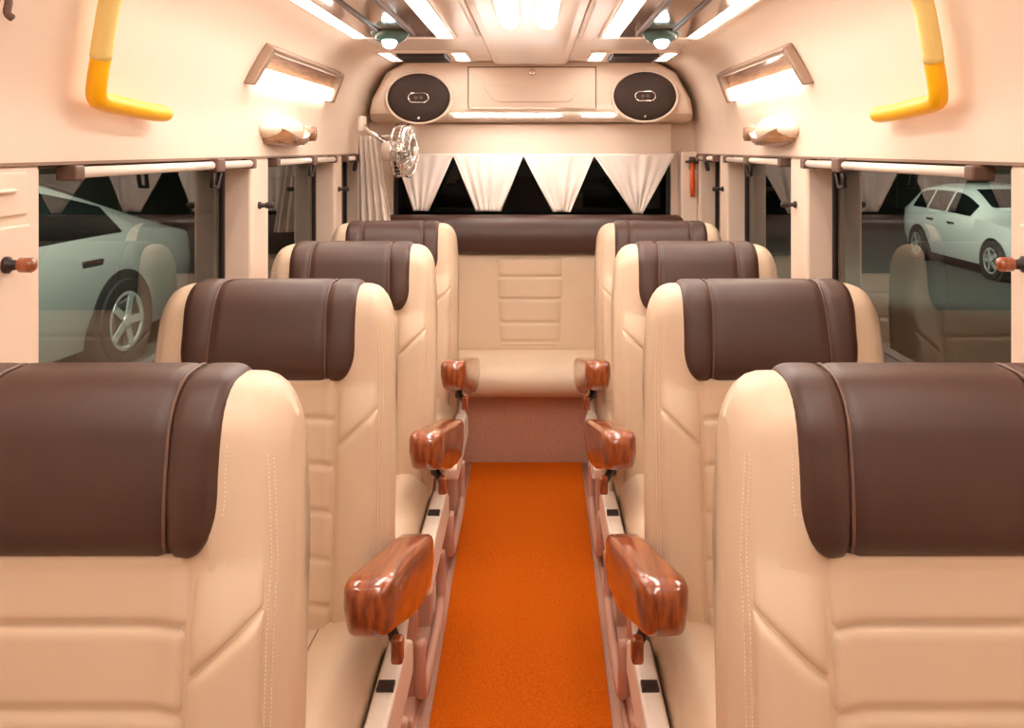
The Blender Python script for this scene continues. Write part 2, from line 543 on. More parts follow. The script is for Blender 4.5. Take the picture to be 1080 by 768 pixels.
    bm = bmesh.new(); box(bm, min(-sgn*.2, sgn*.252), max(-sgn*.2, sgn*.252), -.50, -.02, .0, .035)
    link('floor_plinth', bm, M['pink'], root, bevel=.008)
    return root

def copy_tree(o, parent=None):
    c = o.copy(); C.objects.link(c)
    if parent: c.parent = parent
    for ch in list(o.children): copy_tree(ch, c)
    return c

ROWS = [1.10, 1.93, 2.75, 3.55]
YOFF = .03
names = ['in the nearest left row, cut off by the frame', 'in the second left row, beside the silver car window',
         'in the third left row from the camera', 'in the last left row, just before the fan']
namesR = ['in the nearest right row, cut off by the frame', 'in the second right row, beside the white car window',
          'in the third right row from the camera', 'in the last right row, just before the hammer']
pre = 'cream seat with brown headrest '
for sgn, X, nm in ((1, -.545, names), (-1, .482, namesR)):
    first = None
    for i, d in enumerate(ROWS):
        loc = (X, d-YOFF, 0)
        if first is None:
            first = make_seat(sgn, loc, pre+nm[i]); first.scale = (1.02, 1, 1.008); first.location.x += .008 if sgn > 0 else -.004
            for c in first.children:
                if c.name.startswith('headrest_cover'): c.scale.x = .968
        else:
            o = copy_tree(first); o.location = loc; o.scale = (1, 1, 1)
            for c in o.children:
                if c.name.startswith('headrest_cover'): c.scale.x = 1
            o['label'] = pre+nm[i]

# ------------------------------------------------------------------ REAR BENCH
bench = empty('rear_bench', (-.03, 4.3, 0), 'full width cream rear bench with a long brown headrest roll under the rear window', 'bench')
BW = .76
def bench_piece(name, prof, x0, x1, mat, parent, r=.03, n=4, lab=None):
    """extrude a side profile (y,z) along x with rounded ends; local to bench"""
    bm = bmesh.new(); rings = []
    cy = sum(p[0] for p in prof)/len(prof); cz = sum(p[1] for p in prof)/len(prof)
    xs = []
    for i in range(n+1):
        a = PI/2*i/n; xs.append((x0+r-r*math.sin(PI/2-a+0) if False else x0+r*(1-math.sin(a)), r*(1-math.cos(PI/2-a)) if False else r*(1-math.cos(a))))
    left = sorted([(x0+r*(1-math.cos(PI/2*i/n)), r*(1-math.sin(PI/2*i/n))) for i in range(n+1)])
    seq = left+[(x1-(x-x0), ins) for x, ins in reversed(left)]
    for x, ins in seq:
        ring = []
        for y, z in prof:
            d = math.hypot(y-cy, z-cz) or 1
            k = max(0, 1-ins/d)
            ring.append(Vector((x, cy+(y-cy)*k, cz+(z-cz)*k)))
        rings.append(ring)
    loft(bm, rings)
    o = link(name, bm, mat, parent, smooth=True)
    o.data.set_sharp_from_angle(angle=math.radians(50))
    if lab: tag(o, lab)
    return o
def prof_smooth(pts, k=5):
    P = [Vector((y, z, 0)) for y, z in pts]; n = len(P); out = []
    for i in range(n):
        a, b, c, d = P[i-1], P[i], P[(i+1) % n], P[(i+2) % n]
        for j in range(k):
            t = j/k
            q = .5*((2*b)+(c-a)*t+(2*a-5*b+4*c-d)*t*t+(3*b-a-3*c+d)*t**3); out.append((q.x, q.y))
    return out
bench_piece('backrest', prof_smooth([(.11, .42), (.115, .55), (.15, .75), (.18, .90), (.30, .90), (.30, .6), (.28, .42)], 4), -BW, BW, M['leather'], bench)
bench_piece('headrest_roll', prof_smooth([(.155, .905), (.135, .95), (.14, 1.02), (.18, 1.075), (.25, 1.085), (.30, 1.05), (.31, .95), (.29, .90)], 4), -.74, .76, M['brown'], bench, .04, 5, 'dark brown leather headrest roll')
bench_piece('seat_cushion', prof_smooth([(.14, .44), (-.05, .462), (-.20, .455), (-.265, .42), (-.28, .37), (-.25, .325), (-.18, .31), (.0, .31), (.14, .32)], 4), -BW, BW, M['leather'], bench)
bm = bmesh.new(); box(bm, -BW, BW, -.165, .28, .0, .315)
tag(link('riser', bm, M['vinyl'], bench, bevel=.008), 'speckled brown vinyl riser')
# quilted middle of the back: ribs and two seams
def bench_front(z):
    t = (z-.42)/.48
    return .11+.07*t
bm = bmesh.new()
G = []
zs = [.47+(.885-.47)*i/70 for i in range(71)]
for z in zs:
    row = []
    for i in range(13):
        u = i/12; x = -.15+(.315)*u+.0
        d = min(u*.315, (1-u)*.315, z-.47, .885-z)
        q = max(0, min(1, d/.014)); off = -.004+.014*math.sqrt(max(0, 1-(1-q)**2))
        for g in (.795, .69, .58, .49): off -= .010*math.exp(-((z-g)/.006)**2)
        row.append(bm.verts.new((x, bench_front(z)-.012-off, z)))
    G.append(row)
for a, b in zip(G, G[1:]):
    for i in range(12): bm.faces.new((a[i], a[i+1], b[i+1], b[i]))
link('quilted_panel', bm, M['leather'], bench, smooth=True)

# ------------------------------------------------------------------ MAT
bm = bmesh.new()
pts = []
N = 60
top = []
rows = []
for j in range(N+1):
    y = .2+(4.128-.2)*j/N
    t = max(0, min(1, (y-2.25)/1.88)); hw = .222+.024*t
    cx = -.034-.003*t
    row = []
    for i in range(9):
        u = i/8
        x = cx-hw+2*hw*u
        z = .010+.0015*math.sin(y*9+u*3)*random.random()
        row.append(Vector((x, y, z)))
    rows.append([Vector((row[0].x, y, .0005))]+row+[Vector((row[-1].x, y, .0005))])
loft(bm, rows, True, True)
tag(link('aisle_mat', bm, M['carpet'], smooth=False), 'long orange carpet runner lying on the floor of the aisle', 'mat')
# thin pink edging strips beside the mat
for i, (x, xe) in enumerate(((-.292, -.297), (.224, .224))):
    bm = bmesh.new(); tube(bm, [(x, .2, .006), (xe, 4.12, .006)], .008, 8)
    tag(link('trim_%d' % (7+i), bm, M['pink'], smooth=True), kind='structure')

# ------------------------------------------------------------------ CEILING LIGHT PANELS
def ceil_panel(x0, x1, y0, y1, label, vent):
    s = 1 if x0+x1 > 0 else -1
    root = empty('ceiling_vent' if vent else 'ceiling_light_panel', ((x0+x1)/2, (y0+y1)/2, ZC), label,
                 'vent' if vent else 'ceiling light', 'overhead panels edged with light strips')
    lx0, lx1 = (x0-root.location.x), (x1-root.location.x); h = (y1-y0)/2
    wout, win = .042, .058
    wl_, wr_ = (wout, win) if s < 0 else (win, wout)
    # frame
    bm = bmesh.new()
    t = .014
    for a, b, c, d in ((lx0-t, lx1+t, -h-t, -h), (lx0-t, lx1+t, h, h+t), (lx0-t, lx0, -h, h), (lx1, lx1+t, -h, h)):
        box(bm, a, b, c, d, -.012, .004)
    link('frame', bm, M['ceiling'], root, bevel=.004)
    bm = bmesh.new(); box(bm, lx0+wl_, lx1-wr_, -h, h, -.008, .004)
    pn = link('smoked_panel', bm, M['panel_glass'], root, bevel=.003)
    for a, b in ((lx0, lx0+wl_), (lx1-wr_, lx1)):
        bm = bmesh.new(); box(bm, a+.003, b-.003, -h+.004, h-.004, -.010, .003)
        link('glow_strip', bm, M['led'], root, bevel=.003)
    if vent:
        bm = bmesh.new()
        for i in range(5):
            y = -h+.05+(2*h-.1)*i/4
            box(bm, lx0+wl_+.03, lx1-wr_-.03, y-.012, y+.012, -.022, -.006)
        link('louvre', bm, M['dark'], pn, bevel=.003)
    return root, pn
YP = 3.43
for s, (xa, xb), nm in ((-1, (-.672, -.302), 'left'), (1, (.250, .612), 'right')):
    # long panel near the front row then short vent panel at the rear
    r, pn = ceil_panel(xa, xb, 1.55, YP, 'long smoked ceiling panel between glowing strips on the %s, with a round cool spot' % nm, False)
    bm = bmesh.new()
    lathe(bm, [(.068*math.cos(PI/2*k/10)+.001, -.046*math.sin(PI/2*k/10)) for k in range(11)], 32)
    bz = tag(link('spot_dome', bm, M['teal'], pn, smooth=True), 'dark teal lamp dome'); bz.location = (-.02 if s < 0 else .012, (3.25-(1.55+YP)/2), -.007)
    bm = bmesh.new(); lathe(bm, [(.026*math.cos(PI/2*k/8)+.001, -.030*math.sin(PI/2*k/8)) for k in range(9)], 24, Matrix.Translation((0, -.022, -.034)))
    link('spot_lens', bm, M['spot'], bz, smooth=True)
    # dark inner ridges of the panel
    bm = bmesh.new()
    for x in (-.06, .05): box(bm, x-.008, x+.008, -.8, .84, -.016, -.006)
    link('panel_rib', bm, M['brownplastic'], pn, bevel=.004)
    ceil_panel(xa, xb, 3.96, 4.32, 'short dark ceiling vent between glowing dashes above the %s speaker' % nm, True)
# unseen near part of the same panels keeps lighting the front rows
for s, (xa, xb), nm in ((-1, (-.672, -.302), 'left'), (1, (.250, .612), 'right')):
    ceil_panel(xa, xb, -.4, 1.2, 'smoked ceiling panel between glowing strips on the %s, over the nearest seats' % nm, False)
for x, nm in ((-.080, 'left'), (.038, 'right')):
    for y0, y1, nn in ((2.1, 2.95, ''),):
        o = empty('ceiling_tube_light', (x, (y0+y1)/2, ZC-.016), '%s one of the paired bright tube lights in the middle of the ceiling' % nm, 'ceiling light', 'tube lights along the ceiling centre')
        h = (y1-y0)/2
        bm = bmesh.new(); box(bm, -.034, .034, -h-.012, h+.012, -.006, 0)
        link('lamp_base', bm, M['trim'], o, bevel=.002)
        bm = bmesh.new()
        rings = []
        for y, k in ((-h, .5), (-h+.02, 1), (h-.02, 1), (h, .5)):
            rings.append([Vector((.027*k*math.cos(PI*i/10), y, -.004-.020*k*math.sin(PI*i/10))) for i in range(11)])
        loft(bm, rings)
        link('diffuser', bm, M['tube'], o, smooth=True)

# ------------------------------------------------------------------ REAR OVERHEAD CONSOLE
oc = empty('overhead_console', (-.017, 4.45, 1.56), 'cream overhead console with a flat hatch between the two speakers on the rear wall', 'console')
bm = bmesh.new()
def con_ring(sx, e, ins):
    pr = [(.0+ins, .045), (.012+ins, .02), (.05+ins, .0), (.12+ins, -.012), (.298, -.018), (.298, .268), (.0+ins, .268), (-.006+ins, .22), (-.006+ins, .09)]
    out = []
    for y, z in pr:
        hw = .818-.030*max(0, z)/.14 if z < .14 else .788-(z-.14)*.55-(.075*sstep(.2, .27, z))
        out.append(Vector((sx*(hw-.026-e), y, z)))
    return out
rings = []
for i in range(9):
    a = PI/2*i/8; rings.append(con_ring(-1, .05*(1-math.cos(a)), .05*(1-math.sin(a))))
mir = [con_ring(1, .05*(1-math.cos(PI/2*i/8)), .05*(1-math.sin(PI/2*i/8))) for i in range(8, -1, -1)]
loft(bm, rings+mir)
cs = link('console_shell', bm, M['wall'], oc, smooth=True); cs.data.set_sharp_from_angle(angle=math.radians(30))
bm = bmesh.new(); box(bm, -.40, .42, -.004, .03, .010, .030)
lip = link('console_lip', bm, M['trim'], oc, bevel=.007, seg=3)
for xa, xb in ((-.37, .14), (.25, .40)):  # glowing strips added along the lip's highlight to brighten the rear
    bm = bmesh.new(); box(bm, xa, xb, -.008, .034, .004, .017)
    link('glow_strip', bm, M['console_fill'], lip, bevel=.003)
bm = bmesh.new(); box(bm, -.305, .313, -.0105, .0, .045, .245)
link('hatch_gap', bm, M['brownplastic'], oc)
bm = bmesh.new(); box(bm, -.300, .308, -.016, -.002, .045, .240)
ht = link('hatch', bm, M['wall'], oc, bevel=.004)
bm = bmesh.new()
pr = [(-.235, .155), (.245, .155), (.195, .085), (.17, .075), (-.16, .075), (-.185, .085)]
loft(bm, [[Vector((x, y, z)) for x, z in pr] for y in (-.021, -.014)])
link('hatch_panel', bm, M['wall'], ht, bevel=.003)
bm = bmesh.new(); lathe(bm, [(.017, 0), (.017, .006), (.011, .012), (.004, .013)], 20, Matrix.Translation((.004, -.016, .215)) @ Matrix.Rotation(PI/2, 4, 'X'))
tag(link('hatch_knob', bm, M['chrome'], ht, smooth=True), 'small bright hatch lock')

def speaker(x, z, nm):
    o = empty('speaker', (x, 4.4425, z), 'dark oval loudspeaker on the %s of the overhead console' % nm, 'speaker', 'oval loudspeakers on the rear console')
    R = Matrix.Rotation(PI/2, 4, 'X')
    bm = bmesh.new(); lathe(bm, [(.165, .0), (.165, .012), (.156, .017), (.150, .012), (.150, 0)], 48, R, 1, .78)
    link('rim', bm, M['wall'], o, smooth=True)
    bm = bmesh.new(); lathe(bm, [(.152, .0), (.152, .010), (.13, .019), (.08, .025), (.03, .027), (.002, .027)], 48, R, 1, .78)
    g = link('grille', bm, M['speaker'], o, smooth=True)
    bm = bmesh.new()
    a, b = .026, .022
    loop = [(a+b*math.cos(t), b*math.sin(t)) for t in [(-PI/2+PI*i/10) for i in range(11)]]+[(-a-b*math.cos(t), -b*math.sin(t)) for t in [(-PI/2+PI*i/10) for i in range(11)]]
    L = [Vector((p, -.0285, q)) for p, q in loop]; L.append(L[0]); L.append(L[1])
    tube(bm, L, .0032, 8)
    tag(link('badge', bm, M['chrome'], g, smooth=True), 'oval ring badge')
    bm = bmesh.new()
    for dx in (-.012, .012): lathe(bm, [(.009, .02), (.009, .030), (.002, .031)], 14, Matrix.Translation((dx, 0, 0)) @ R)
    link('badge_mark', bm, M['brownplastic'], g)
    bm = bmesh.new(); lathe(bm, [(.006, 0), (.006, .016), (.001, .018)], 12, Matrix.Translation((0, -.004, -.097)) @ R)
    link('badge_dot', bm, M['chrome'], g)
speaker(-.556, 1.654, 'left'); speaker(.528, 1.662, 'right')

# rear header above the window with a rail
bm = bmesh.new(); box(bm, -.70, .70, 4.70, 4.75, 1.375, 1.54)
tag(link('trim_9', bm, M['wall'], bevel=.01, seg=3), kind='structure')

# ------------------------------------------------------------------ CURTAINS
val = empty('curtain_valance', (0, 4.66, 1.37), 'white cloth valance of four pointed pennants hanging over the rear window', 'curtain')
bm = bmesh.new(); tube(bm, [(-.70, 0, .005), (.70, 0, .005)], .009, 10)
link('curtain_rod', bm, M['white_metal'], val, smooth=True)
def pennant(xa, xb, ta, tb, zb, seed):
    rnd = random.Random(seed); ph = rnd.random()*6
    bm = bmesh.new(); NR, NC = 26, 34; G = []
    for j in range(NR+1):
        t = j/NR; row = []
        a = xa+(ta-xa)*t; b = xb+(tb-xb)*t; z = .016-(.016-zb)*t
        for i in range(NC+1):
            u = i/NC; x = a+(b-a)*u
            X = (xa+(xb-xa)*u)
            f = .006*math.sin(X*95+ph)+.005*math.sin(X*47+ph*2+t*3)+.004*math.sin(t*9+X*20+ph)
            edge = min(1, min(u, 1-u)*8)
            row.append(bm.verts.new((x, -.012+f*(.35+.65*t)*edge-.012*t, z)))
        G.append(row)
    for a, b in zip(G, G[1:]):
        for i in range(NC): bm.faces.new((a[i], a[i+1], b[i+1], b[i]))
    o = link('pennant', bm, M['cloth'], val, smooth=True)
    md = o.modifiers.new('solid', 'SOLIDIFY'); md.thickness = .003
    # hem
    bm = bmesh.new()
    tube(bm, [(xa, -.013, .010), (ta, -.026, zb), (tb, -.026, zb), (xb, -.013, .010)], .0042, 6)
    link('hem', bm, M['cloth'], o, smooth=True)
pennant(-.700, -.412, -.607, -.535, -.270, 1)
pennant(-.408, -.060, -.293, -.170, -.272, 2)
pennant(-.056, .296, .092, .175, -.275, 3)
pennant(.300, .700, .495, .537, -.283, 4)

def side_curtain():
    o = empty('side_curtain', (-.76, 4.345, 1.45), 'gathered white curtain hanging in the rear left corner behind the fan', 'curtain')
    bm = bmesh.new(); NR, NC = 20, 60; G = []
    for j in range(NR+1):
        t = j/NR; row = []
        for i in range(NC+1):
            u = i/NC
            w = .15*(1-.55*(1-t)**2*0.9)
            x = -.075+.17*(u)*(.6+.4*t); y = .04*(1-u)-.03+.020*math.sin(u*PI*9)*(.5+.5*t)
            row.append(bm.verts.new((x, y, .02-.45*t)))
        G.append(row)
    for a, b in zip(G, G[1:]):
        for i in range(NC): bm.faces.new((a[i], a[i+1], b[i+1], b[i]))
    c = link('curtain_cloth', bm, M['cloth'], o, smooth=True)
    md = c.modifiers.new('solid', 'SOLIDIFY'); md.thickness = .003
    bm = bmesh.new(); tube(bm, smooth_path([(-.07, .06, .0), (-.02, .03, .01), (.04, -.02, .015), (.09, -.06, .02)], 4), .007, 8)
    link('curtain_tieback', bm, M['white_metal'], o, smooth=True)
side_curtain()

def curtain_rod(side, y0, y1, yc, label):
    X = (XL-.008) if side < 0 else (XR+.008); s = -side
    o = empty('curtain_rail', (X, (y0+y1)/2, 1.366), label, 'curtain rail', 'white curtain rails over the side windows')
    h = (y1-y0)/2
    bm = bmesh.new(); tube(bm, [(s*.016, -h, 0), (s*.016, h, 0)], .0105, 12)
    link('rail_tube', bm, M['trim'], o, smooth=True)
    for y in (-h, h):
        bm = bmesh.new(); box(bm, -.012, s*.028 if s > 0 else .012, y-.018, y+.018, -.015, .014) if s > 0 else box(bm, s*.032, .012, y-.018, y+.018, -.015, .014)
        link('end_bracket', bm, M['brownplastic'], o, bevel=.005)
    y = yc-(y0+y1)/2
    bm = bmesh.new(); box(bm, min(-.008*s, s*.034), max(-.008*s, s*.034), y-.03, y+.03, -.018, .019)
    cl = link('mid_clip', bm, M['brownplastic'], o, bevel=.005)
    bm = bmesh.new(); tube(bm, [(s*.02, y-.025, -.018), (s*.014, y-.022, -.055), (s*.014, y+.022, -.058), (s*.02, y+.025, -.018)], .006, 8)
    link('strap_buckle', bm, M['dark'], cl, smooth=True)
for side, nm in ((-1, 'left'), (1, 'right')):
    curtain_rod(side, 1.70, 2.76, 2.45, 'white curtain rail over the first %s window' % nm)
    curtain_rod(side, 3.02, 3.90, 3.50, 'white curtain rail over the second %s window' % nm)
    curtain_rod(side, 4.14, 4.56, 4.35, 'short white curtain rail over the rearmost %s window' % nm)

# ------------------------------------------------------------------ FAN (rear left)
fan = empty('cabin_fan', (-.595, 4.235, 1.40), 'small chrome cabin fan turned sideways in the rear left corner', 'fan')
fan.rotation_euler = (0, 0, math.radians(-62+90))
def ring_pts(r, y, n=32): return [Vector((r*math.cos(2*PI*k/n), y, r*math.sin(2*PI*k/n))) for k in range(n+2)]
bm = bmesh.new()
fR = Matrix.Rotation(math.radians(35), 4, 'Z')
fan.rotation_euler = (0, 0, math.radians(80))
bm = bmesh.new()
tube(bm, ring_pts(.118, -.02), .007, 8); tube(bm, ring_pts(.118, .03), .005, 8); tube(bm, ring_pts(.07, -.042), .003, 6)
for k in range(32):
    a = 2*PI*k/32; c, s = math.cos(a), math.sin(a)
    tube(bm, [(.118*c, .03, .118*s), (.118*c, -.02, .118*s), (.07*c, -.042, .07*s), (.02*c, -.047, .02*s)], .0022, 5)
link('cage', bm, M['chrome'], fan, smooth=True)
bm = bmesh.new(); lathe(bm, [(.026, -.02), (.026, .046), (.018, .052), (.002, .053)], 20, Matrix.Rotation(PI/2, 4, 'X'))
link('hub', bm, M['white_metal'], fan, smooth=True)
for k in range(3):
    bm = bmesh.new(); G = []
    for i in range(7):
        r = .024+.080*i/6; row = []
        for j in range(7):
            a = 2*PI*k/3+(-.45+.9*j/6)*(.6+.4*i/6)
            row.append(bm.verts.new((r*math.cos(a), -.012+.022*(j/6-.5), r*math.sin(a))))
        G.append(row)
    for a, b in zip(G, G[1:]):
        for j in range(6): bm.faces.new((a[j], a[j+1], b[j+1], b[j]))
    bl = link('blade', bm, M['white_metal'], fan, smooth=True)
    md = bl.modifiers.new('solid', 'SOLIDIFY'); md.thickness = .003
bm = bmesh.new(); lathe(bm, [(.112, .004), (.112, .0), (.08, -.022), (.04, -.030), (.04, -.026), (.08, -.018)], 32, Matrix.Rotation(PI/2, 4, 'X'))
tag(link('back_dish', bm, M['chrome'], fan, smooth=True), 'shiny back dish')
bm = bmesh.new(); lathe(bm, [(.042, -.10), (.05, -.06), (.042, -.035), (.03, -.02)], 20, Matrix.Rotation(PI/2, 4, 'X'))
mt = link('motor', bm, M['white_metal'], fan, smooth=True)
bm = bmesh.new(); tube(bm, smooth_path([(.0, .08, .03), (-.01, .12, .06), (-.01, .17, .09), (.0, .205, .12)], 4), .011, 8)
link('mount_arm', bm, M['chrome'], fan, smooth=True)
bm = bmesh.new(); box(bm, -.035, .035, .195, .215, .09, .16)
link('mount_plate', bm, M['white_metal'], fan, bevel=.006)

# ------------------------------------------------------------------ GRAB HANDLES
for side, y0, nm in ((-1, 1.695, 'left'), (1, 1.765, 'right')):
    zb = 1.498
    o = empty('grab_handle', wall_pt(side, y0, zb), 'yellow angled grab handle on the upper %s wall' % nm, 'grab handle', 'yellow grab handles on the upper side walls')
    L = o.location
    P = [wall_pt(side, y0-.05, 1.76, .038), wall_pt(side, y0-.03, 1.70, .040), wall_pt(side, y0-.015, 1.64, .040), wall_pt(side, y0, 1.585, .040)]
    bm = bmesh.new(); tube(bm, [p-L for p in smooth_path(P, 5)], .0195, 14)
    tag(link('highlit_sleeve', bm, M['sleeve'] if 'sleeve' in M else M['trim'], o, smooth=True), 'shiny sleeve paled by a painted highlight')
    P = [wall_pt(side, y0, 1.592, .040), wall_pt(side, y0+.003, 1.55, .040), wall_pt(side, y0+.012, 1.517, .040), wall_pt(side, y0+.04, 1.500, .040),
         wall_pt(side, y0+.12, 1.495, .040), wall_pt(side, y0+.25, 1.489, .040), wall_pt(side, y0+.37, 1.488, .034)]
    bm = bmesh.new(); sp = smooth_path(P, 6); tube(bm, [p-L for p in sp], [.0185]*(len(sp)-2)+[.017, .011], 14)
    tag(link('grip', bm, M['yellow'], o, smooth=True), 'yellow plastic grip')
    bm = bmesh.new()
    for yy, zz in ((y0+.28, 1.493), (y0-.045, 1.745)):
        tube(bm, [wall_pt(side, yy, zz, .002)-L, wall_pt(side, yy, zz, .034)-L], .012, 10)
    link('standoff', bm, M['yellow'], o, smooth=True)

# ------------------------------------------------------------------ WALL LAMPS AND HOLDERS
def on_wall(bm, side, quad, o0, o1, L):
    """quad: list of (y,z); prism from off o0 to o1"""
    loft(bm, [[wall_pt(side, y, z, o)-L for y, z in quad] for o in (o0, o1)])
for side, nm in ((-1, 'left'), (1, 'right')):
    L = wall_pt(side, 3.15, 1.66)
    o = empty('wall_lamp', L, 'brown framed lamp with a glowing lower strip set in the upper %s wall' % nm, 'wall lamp', 'brown framed lamps on the upper side walls')
    y0, y1 = 2.66, 3.70
    bm = bmesh.new(); on_wall(bm, side, [(y0+.03, 1.612), (y1-.03, 1.612), (y1-.03, 1.705), (y0+.06, 1.705)], -.002, .006, L)
    link('back_panel', bm, M['wood_light'], o)
    bm = bmesh.new()
    on_wall(bm, side, [(y0+.05, 1.700), (y1, 1.700), (y1, 1.722), (y0+.05, 1.722)], -.004, .032, L)
    on_wall(bm, side, [(y0-.02, 1.598), (y0+.015, 1.598), (y0+.085, 1.720), (y0+.05, 1.720)], -.004, .028, L)
    on_wall(bm, side, [(y1-.035, 1.598), (y1, 1.598), (y1, 1.722), (y1-.035, 1.722)], -.004, .032, L)
    link('frame', bm, M['lampframe'], o, bevel=.006, seg=2)
    bm = bmesh.new()
    on_wall(bm, side, [(y0+.08, 1.604), (y1-.045, 1.604), (y1-.045, 1.652), (y0+.11, 1.652)], -.002, .024, L)
    link('diffuser', bm, M['lamp'], o, bevel=.006, seg=2)
    # rounded pod with a wooden lower lip below the lamp
    L2 = wall_pt(side, 3.06, 1.46)
    p = empty('reading_light_pod', L2, 'rounded cream pod with a wooden lip below the lamp on the %s wall' % nm, 'reading light', 'wood lipped pods under the wall lamps')
    R = Matrix.Rotation(PI/2*(-side), 4, 'Y')
    bm = bmesh.new()
    rings = []
    for j in range(9):
        a = PI/2*j/8
        rings.append([Vector(((-side)*(.075*math.sin(a)), .20*math.cos(a)*math.cos(t)*1.0, .050*math.cos(a)*math.sin(t)+.012)) for t in [2*PI*k/28 for k in range(28)]])
    rings[-1] = [v*1.0 for v in rings[-1]]
    loft(bm, [[v if j < 8 else v+Vector((0, .002*math.cos(2*PI*i/28), .002*math.sin(2*PI*i/28))) for i, v in enumerate(r)] for j, r in enumerate(rings)])
    link('pod_shell', bm, M['wall'], p, smooth=True)
    # wooden lip: dished crescent under the shell, thick at both ends
    bm = bmesh.new(); rings = []
    for i in range(17):
        u = i/16; y = -.16+.40*u
        dip = 1-(2*u-1)**2
        topz = -.012+.036*(abs(2*u-1)**1.5)
        botz = -.026-.016*dip
        out = .075*(.35+.65*math.sqrt(max(.05, 1-(2*u-1)**4)))
        rings.append([Vector((-side*a, y, z)) for a, z in ((0, topz), (out*.7, topz+.004), (out, topz-.004), (out*.98, (topz+botz)/2), (out*.8, botz+.002), (0, botz-.0))])
    loft(bm, rings)
    lp = link('wooden_lip', bm, M['wood_light'], p, smooth=True); lp.data.set_sharp_from_angle(angle=math.radians(50))
    bm = bmesh.new(); tube(bm, [(-side*.005, .222, .004), (-side*.074, .222, .004)], [.030, .026], 16)
    link('lip_scroll', bm, M['wood_light'], lp, smooth=True)

# coat knobs on the pillars
def knob(side, y, z, big, label):
    X = XL if side < 0 else XR
    if big: X += -side*.012
    o = empty('coat_knob', (X, y, z), label, 'coat hook', 'wooden coat knobs on the pillars')
    r = .011 if big else .009
    R = Matrix.Rotation(PI/2*(-side), 4, 'Y')
    bm = bmesh.new(); lathe(bm, [(r*1.25, 0), (r*1.25, .006), (r*.8, .010), (r*.7, .024)], 16, R)
    link('knob_base', bm, M['dark'], o, smooth=True)
    bm = bmesh.new(); lathe(bm, [(r*.8, .02), (r*1.1, .024), (r*1.1, .042), (r*.8, .047), (r*.1, .048)], 16, R)
    link('knob_head', bm, M['wood' if big else 'dark'], o, smooth=True)
knob(-1, 1.47, 1.225, True, 'wooden coat knob on the near left pillar, at the left frame edge')
knob(1, 1.52, 1.220, True, 'wooden coat knob on the near right pillar, at the right frame edge')
knob(-1, 2.86, 1.235, False, 'small dark coat knob between the first and second left windows')
knob(1, 2.90, 1.235, False, 'small dark coat knob between the first and second right windows')
knob(-1, 4.02, 1.235, False, 'small dark coat knob on the far left pillar near the curtain')
knob(1, 4.02, 1.235, False, 'small dark coat knob on the far right pillar near the hammer')

# emergency hammer, rear right
hm = empty('emergency_hammer', (.79, 4.645, 1.27), 'orange emergency hammer hanging in the rear right corner', 'hammer')
bm = bmesh.new(); box(bm, -.016, .016, -.012, .0, .035, .10)
link('bracket', bm, M['brownplastic'], hm, bevel=.004)
bm = bmesh.new(); tube(bm, [(0, -.016, .07), (0, -.018, .03), (0, -.018, -.04), (0, -.018, -.10)], [.010, .011, .014, .012], 10)
link('handle', bm, M['orange'], hm, smooth=True)
bm = bmesh.new(); tube(bm, [(-.035, -.017, .075), (.035, -.017, .075)], [.006, .012], 10)
link('head', bm, M['dark'], hm, smooth=True)
# the hammer hangs on a small corner post
bm = bmesh.new(); box(bm, .735, .82, 4.645, 4.75, .86, 1.40)
tag(link('trim_10', bm, M['wall'], bevel=.012, seg=3), kind='structure')

# brown hook at the top left edge
bk = wall_pt(-1, 1.38, 1.64)
o = empty('ceiling_hook', bk, 'brown hook at the top left corner of the frame', 'hook')
bm = bmesh.new(); on_wall(bm, -1, [(1.36, 1.605), (1.405, 1.605), (1.405, 1.67), (1.36, 1.67)], -.002, .010, bk)
link('hook_plate', bm, M['brownplastic'], o, bevel=.004)
bm = bmesh.new()
tube(bm, [p-bk for p in smooth_path([wall_pt(-1, 1.385, 1.655, .008), wall_pt(-1, 1.385, 1.645, .03), wall_pt(-1, 1.385, 1.625, .035), wall_pt(-1, 1.385, 1.62, .045)], 4)], .006, 8)
link('hook_arm', bm, M['brownplastic'], o, smooth=True)

# ------------------------------------------------------------------ OUTSIDE
GZ = -.38
bm = bmesh.new(); box(bm, -40, 40, -20, 60, GZ-.1, GZ)
tag(link('ground', bm, M['asphalt']), kind='structure')
for i, (x0, x1, y0, y1, h) in enumerate(((-9.6, -9.0, -4, 30, 2.6), (11.0, 11.6, -4, 30, 2.2))):
    bm = bmesh.new(); box(bm, x0, x1, y0, y1, GZ, h)
    for yy in range(-4, 30, 4): box(bm, x0-.05, x1+.05, yy, yy+.35, GZ, h+.12)
    tag(link('wall_outside_%d' % (i+1), bm, M['concrete']), kind='structure')

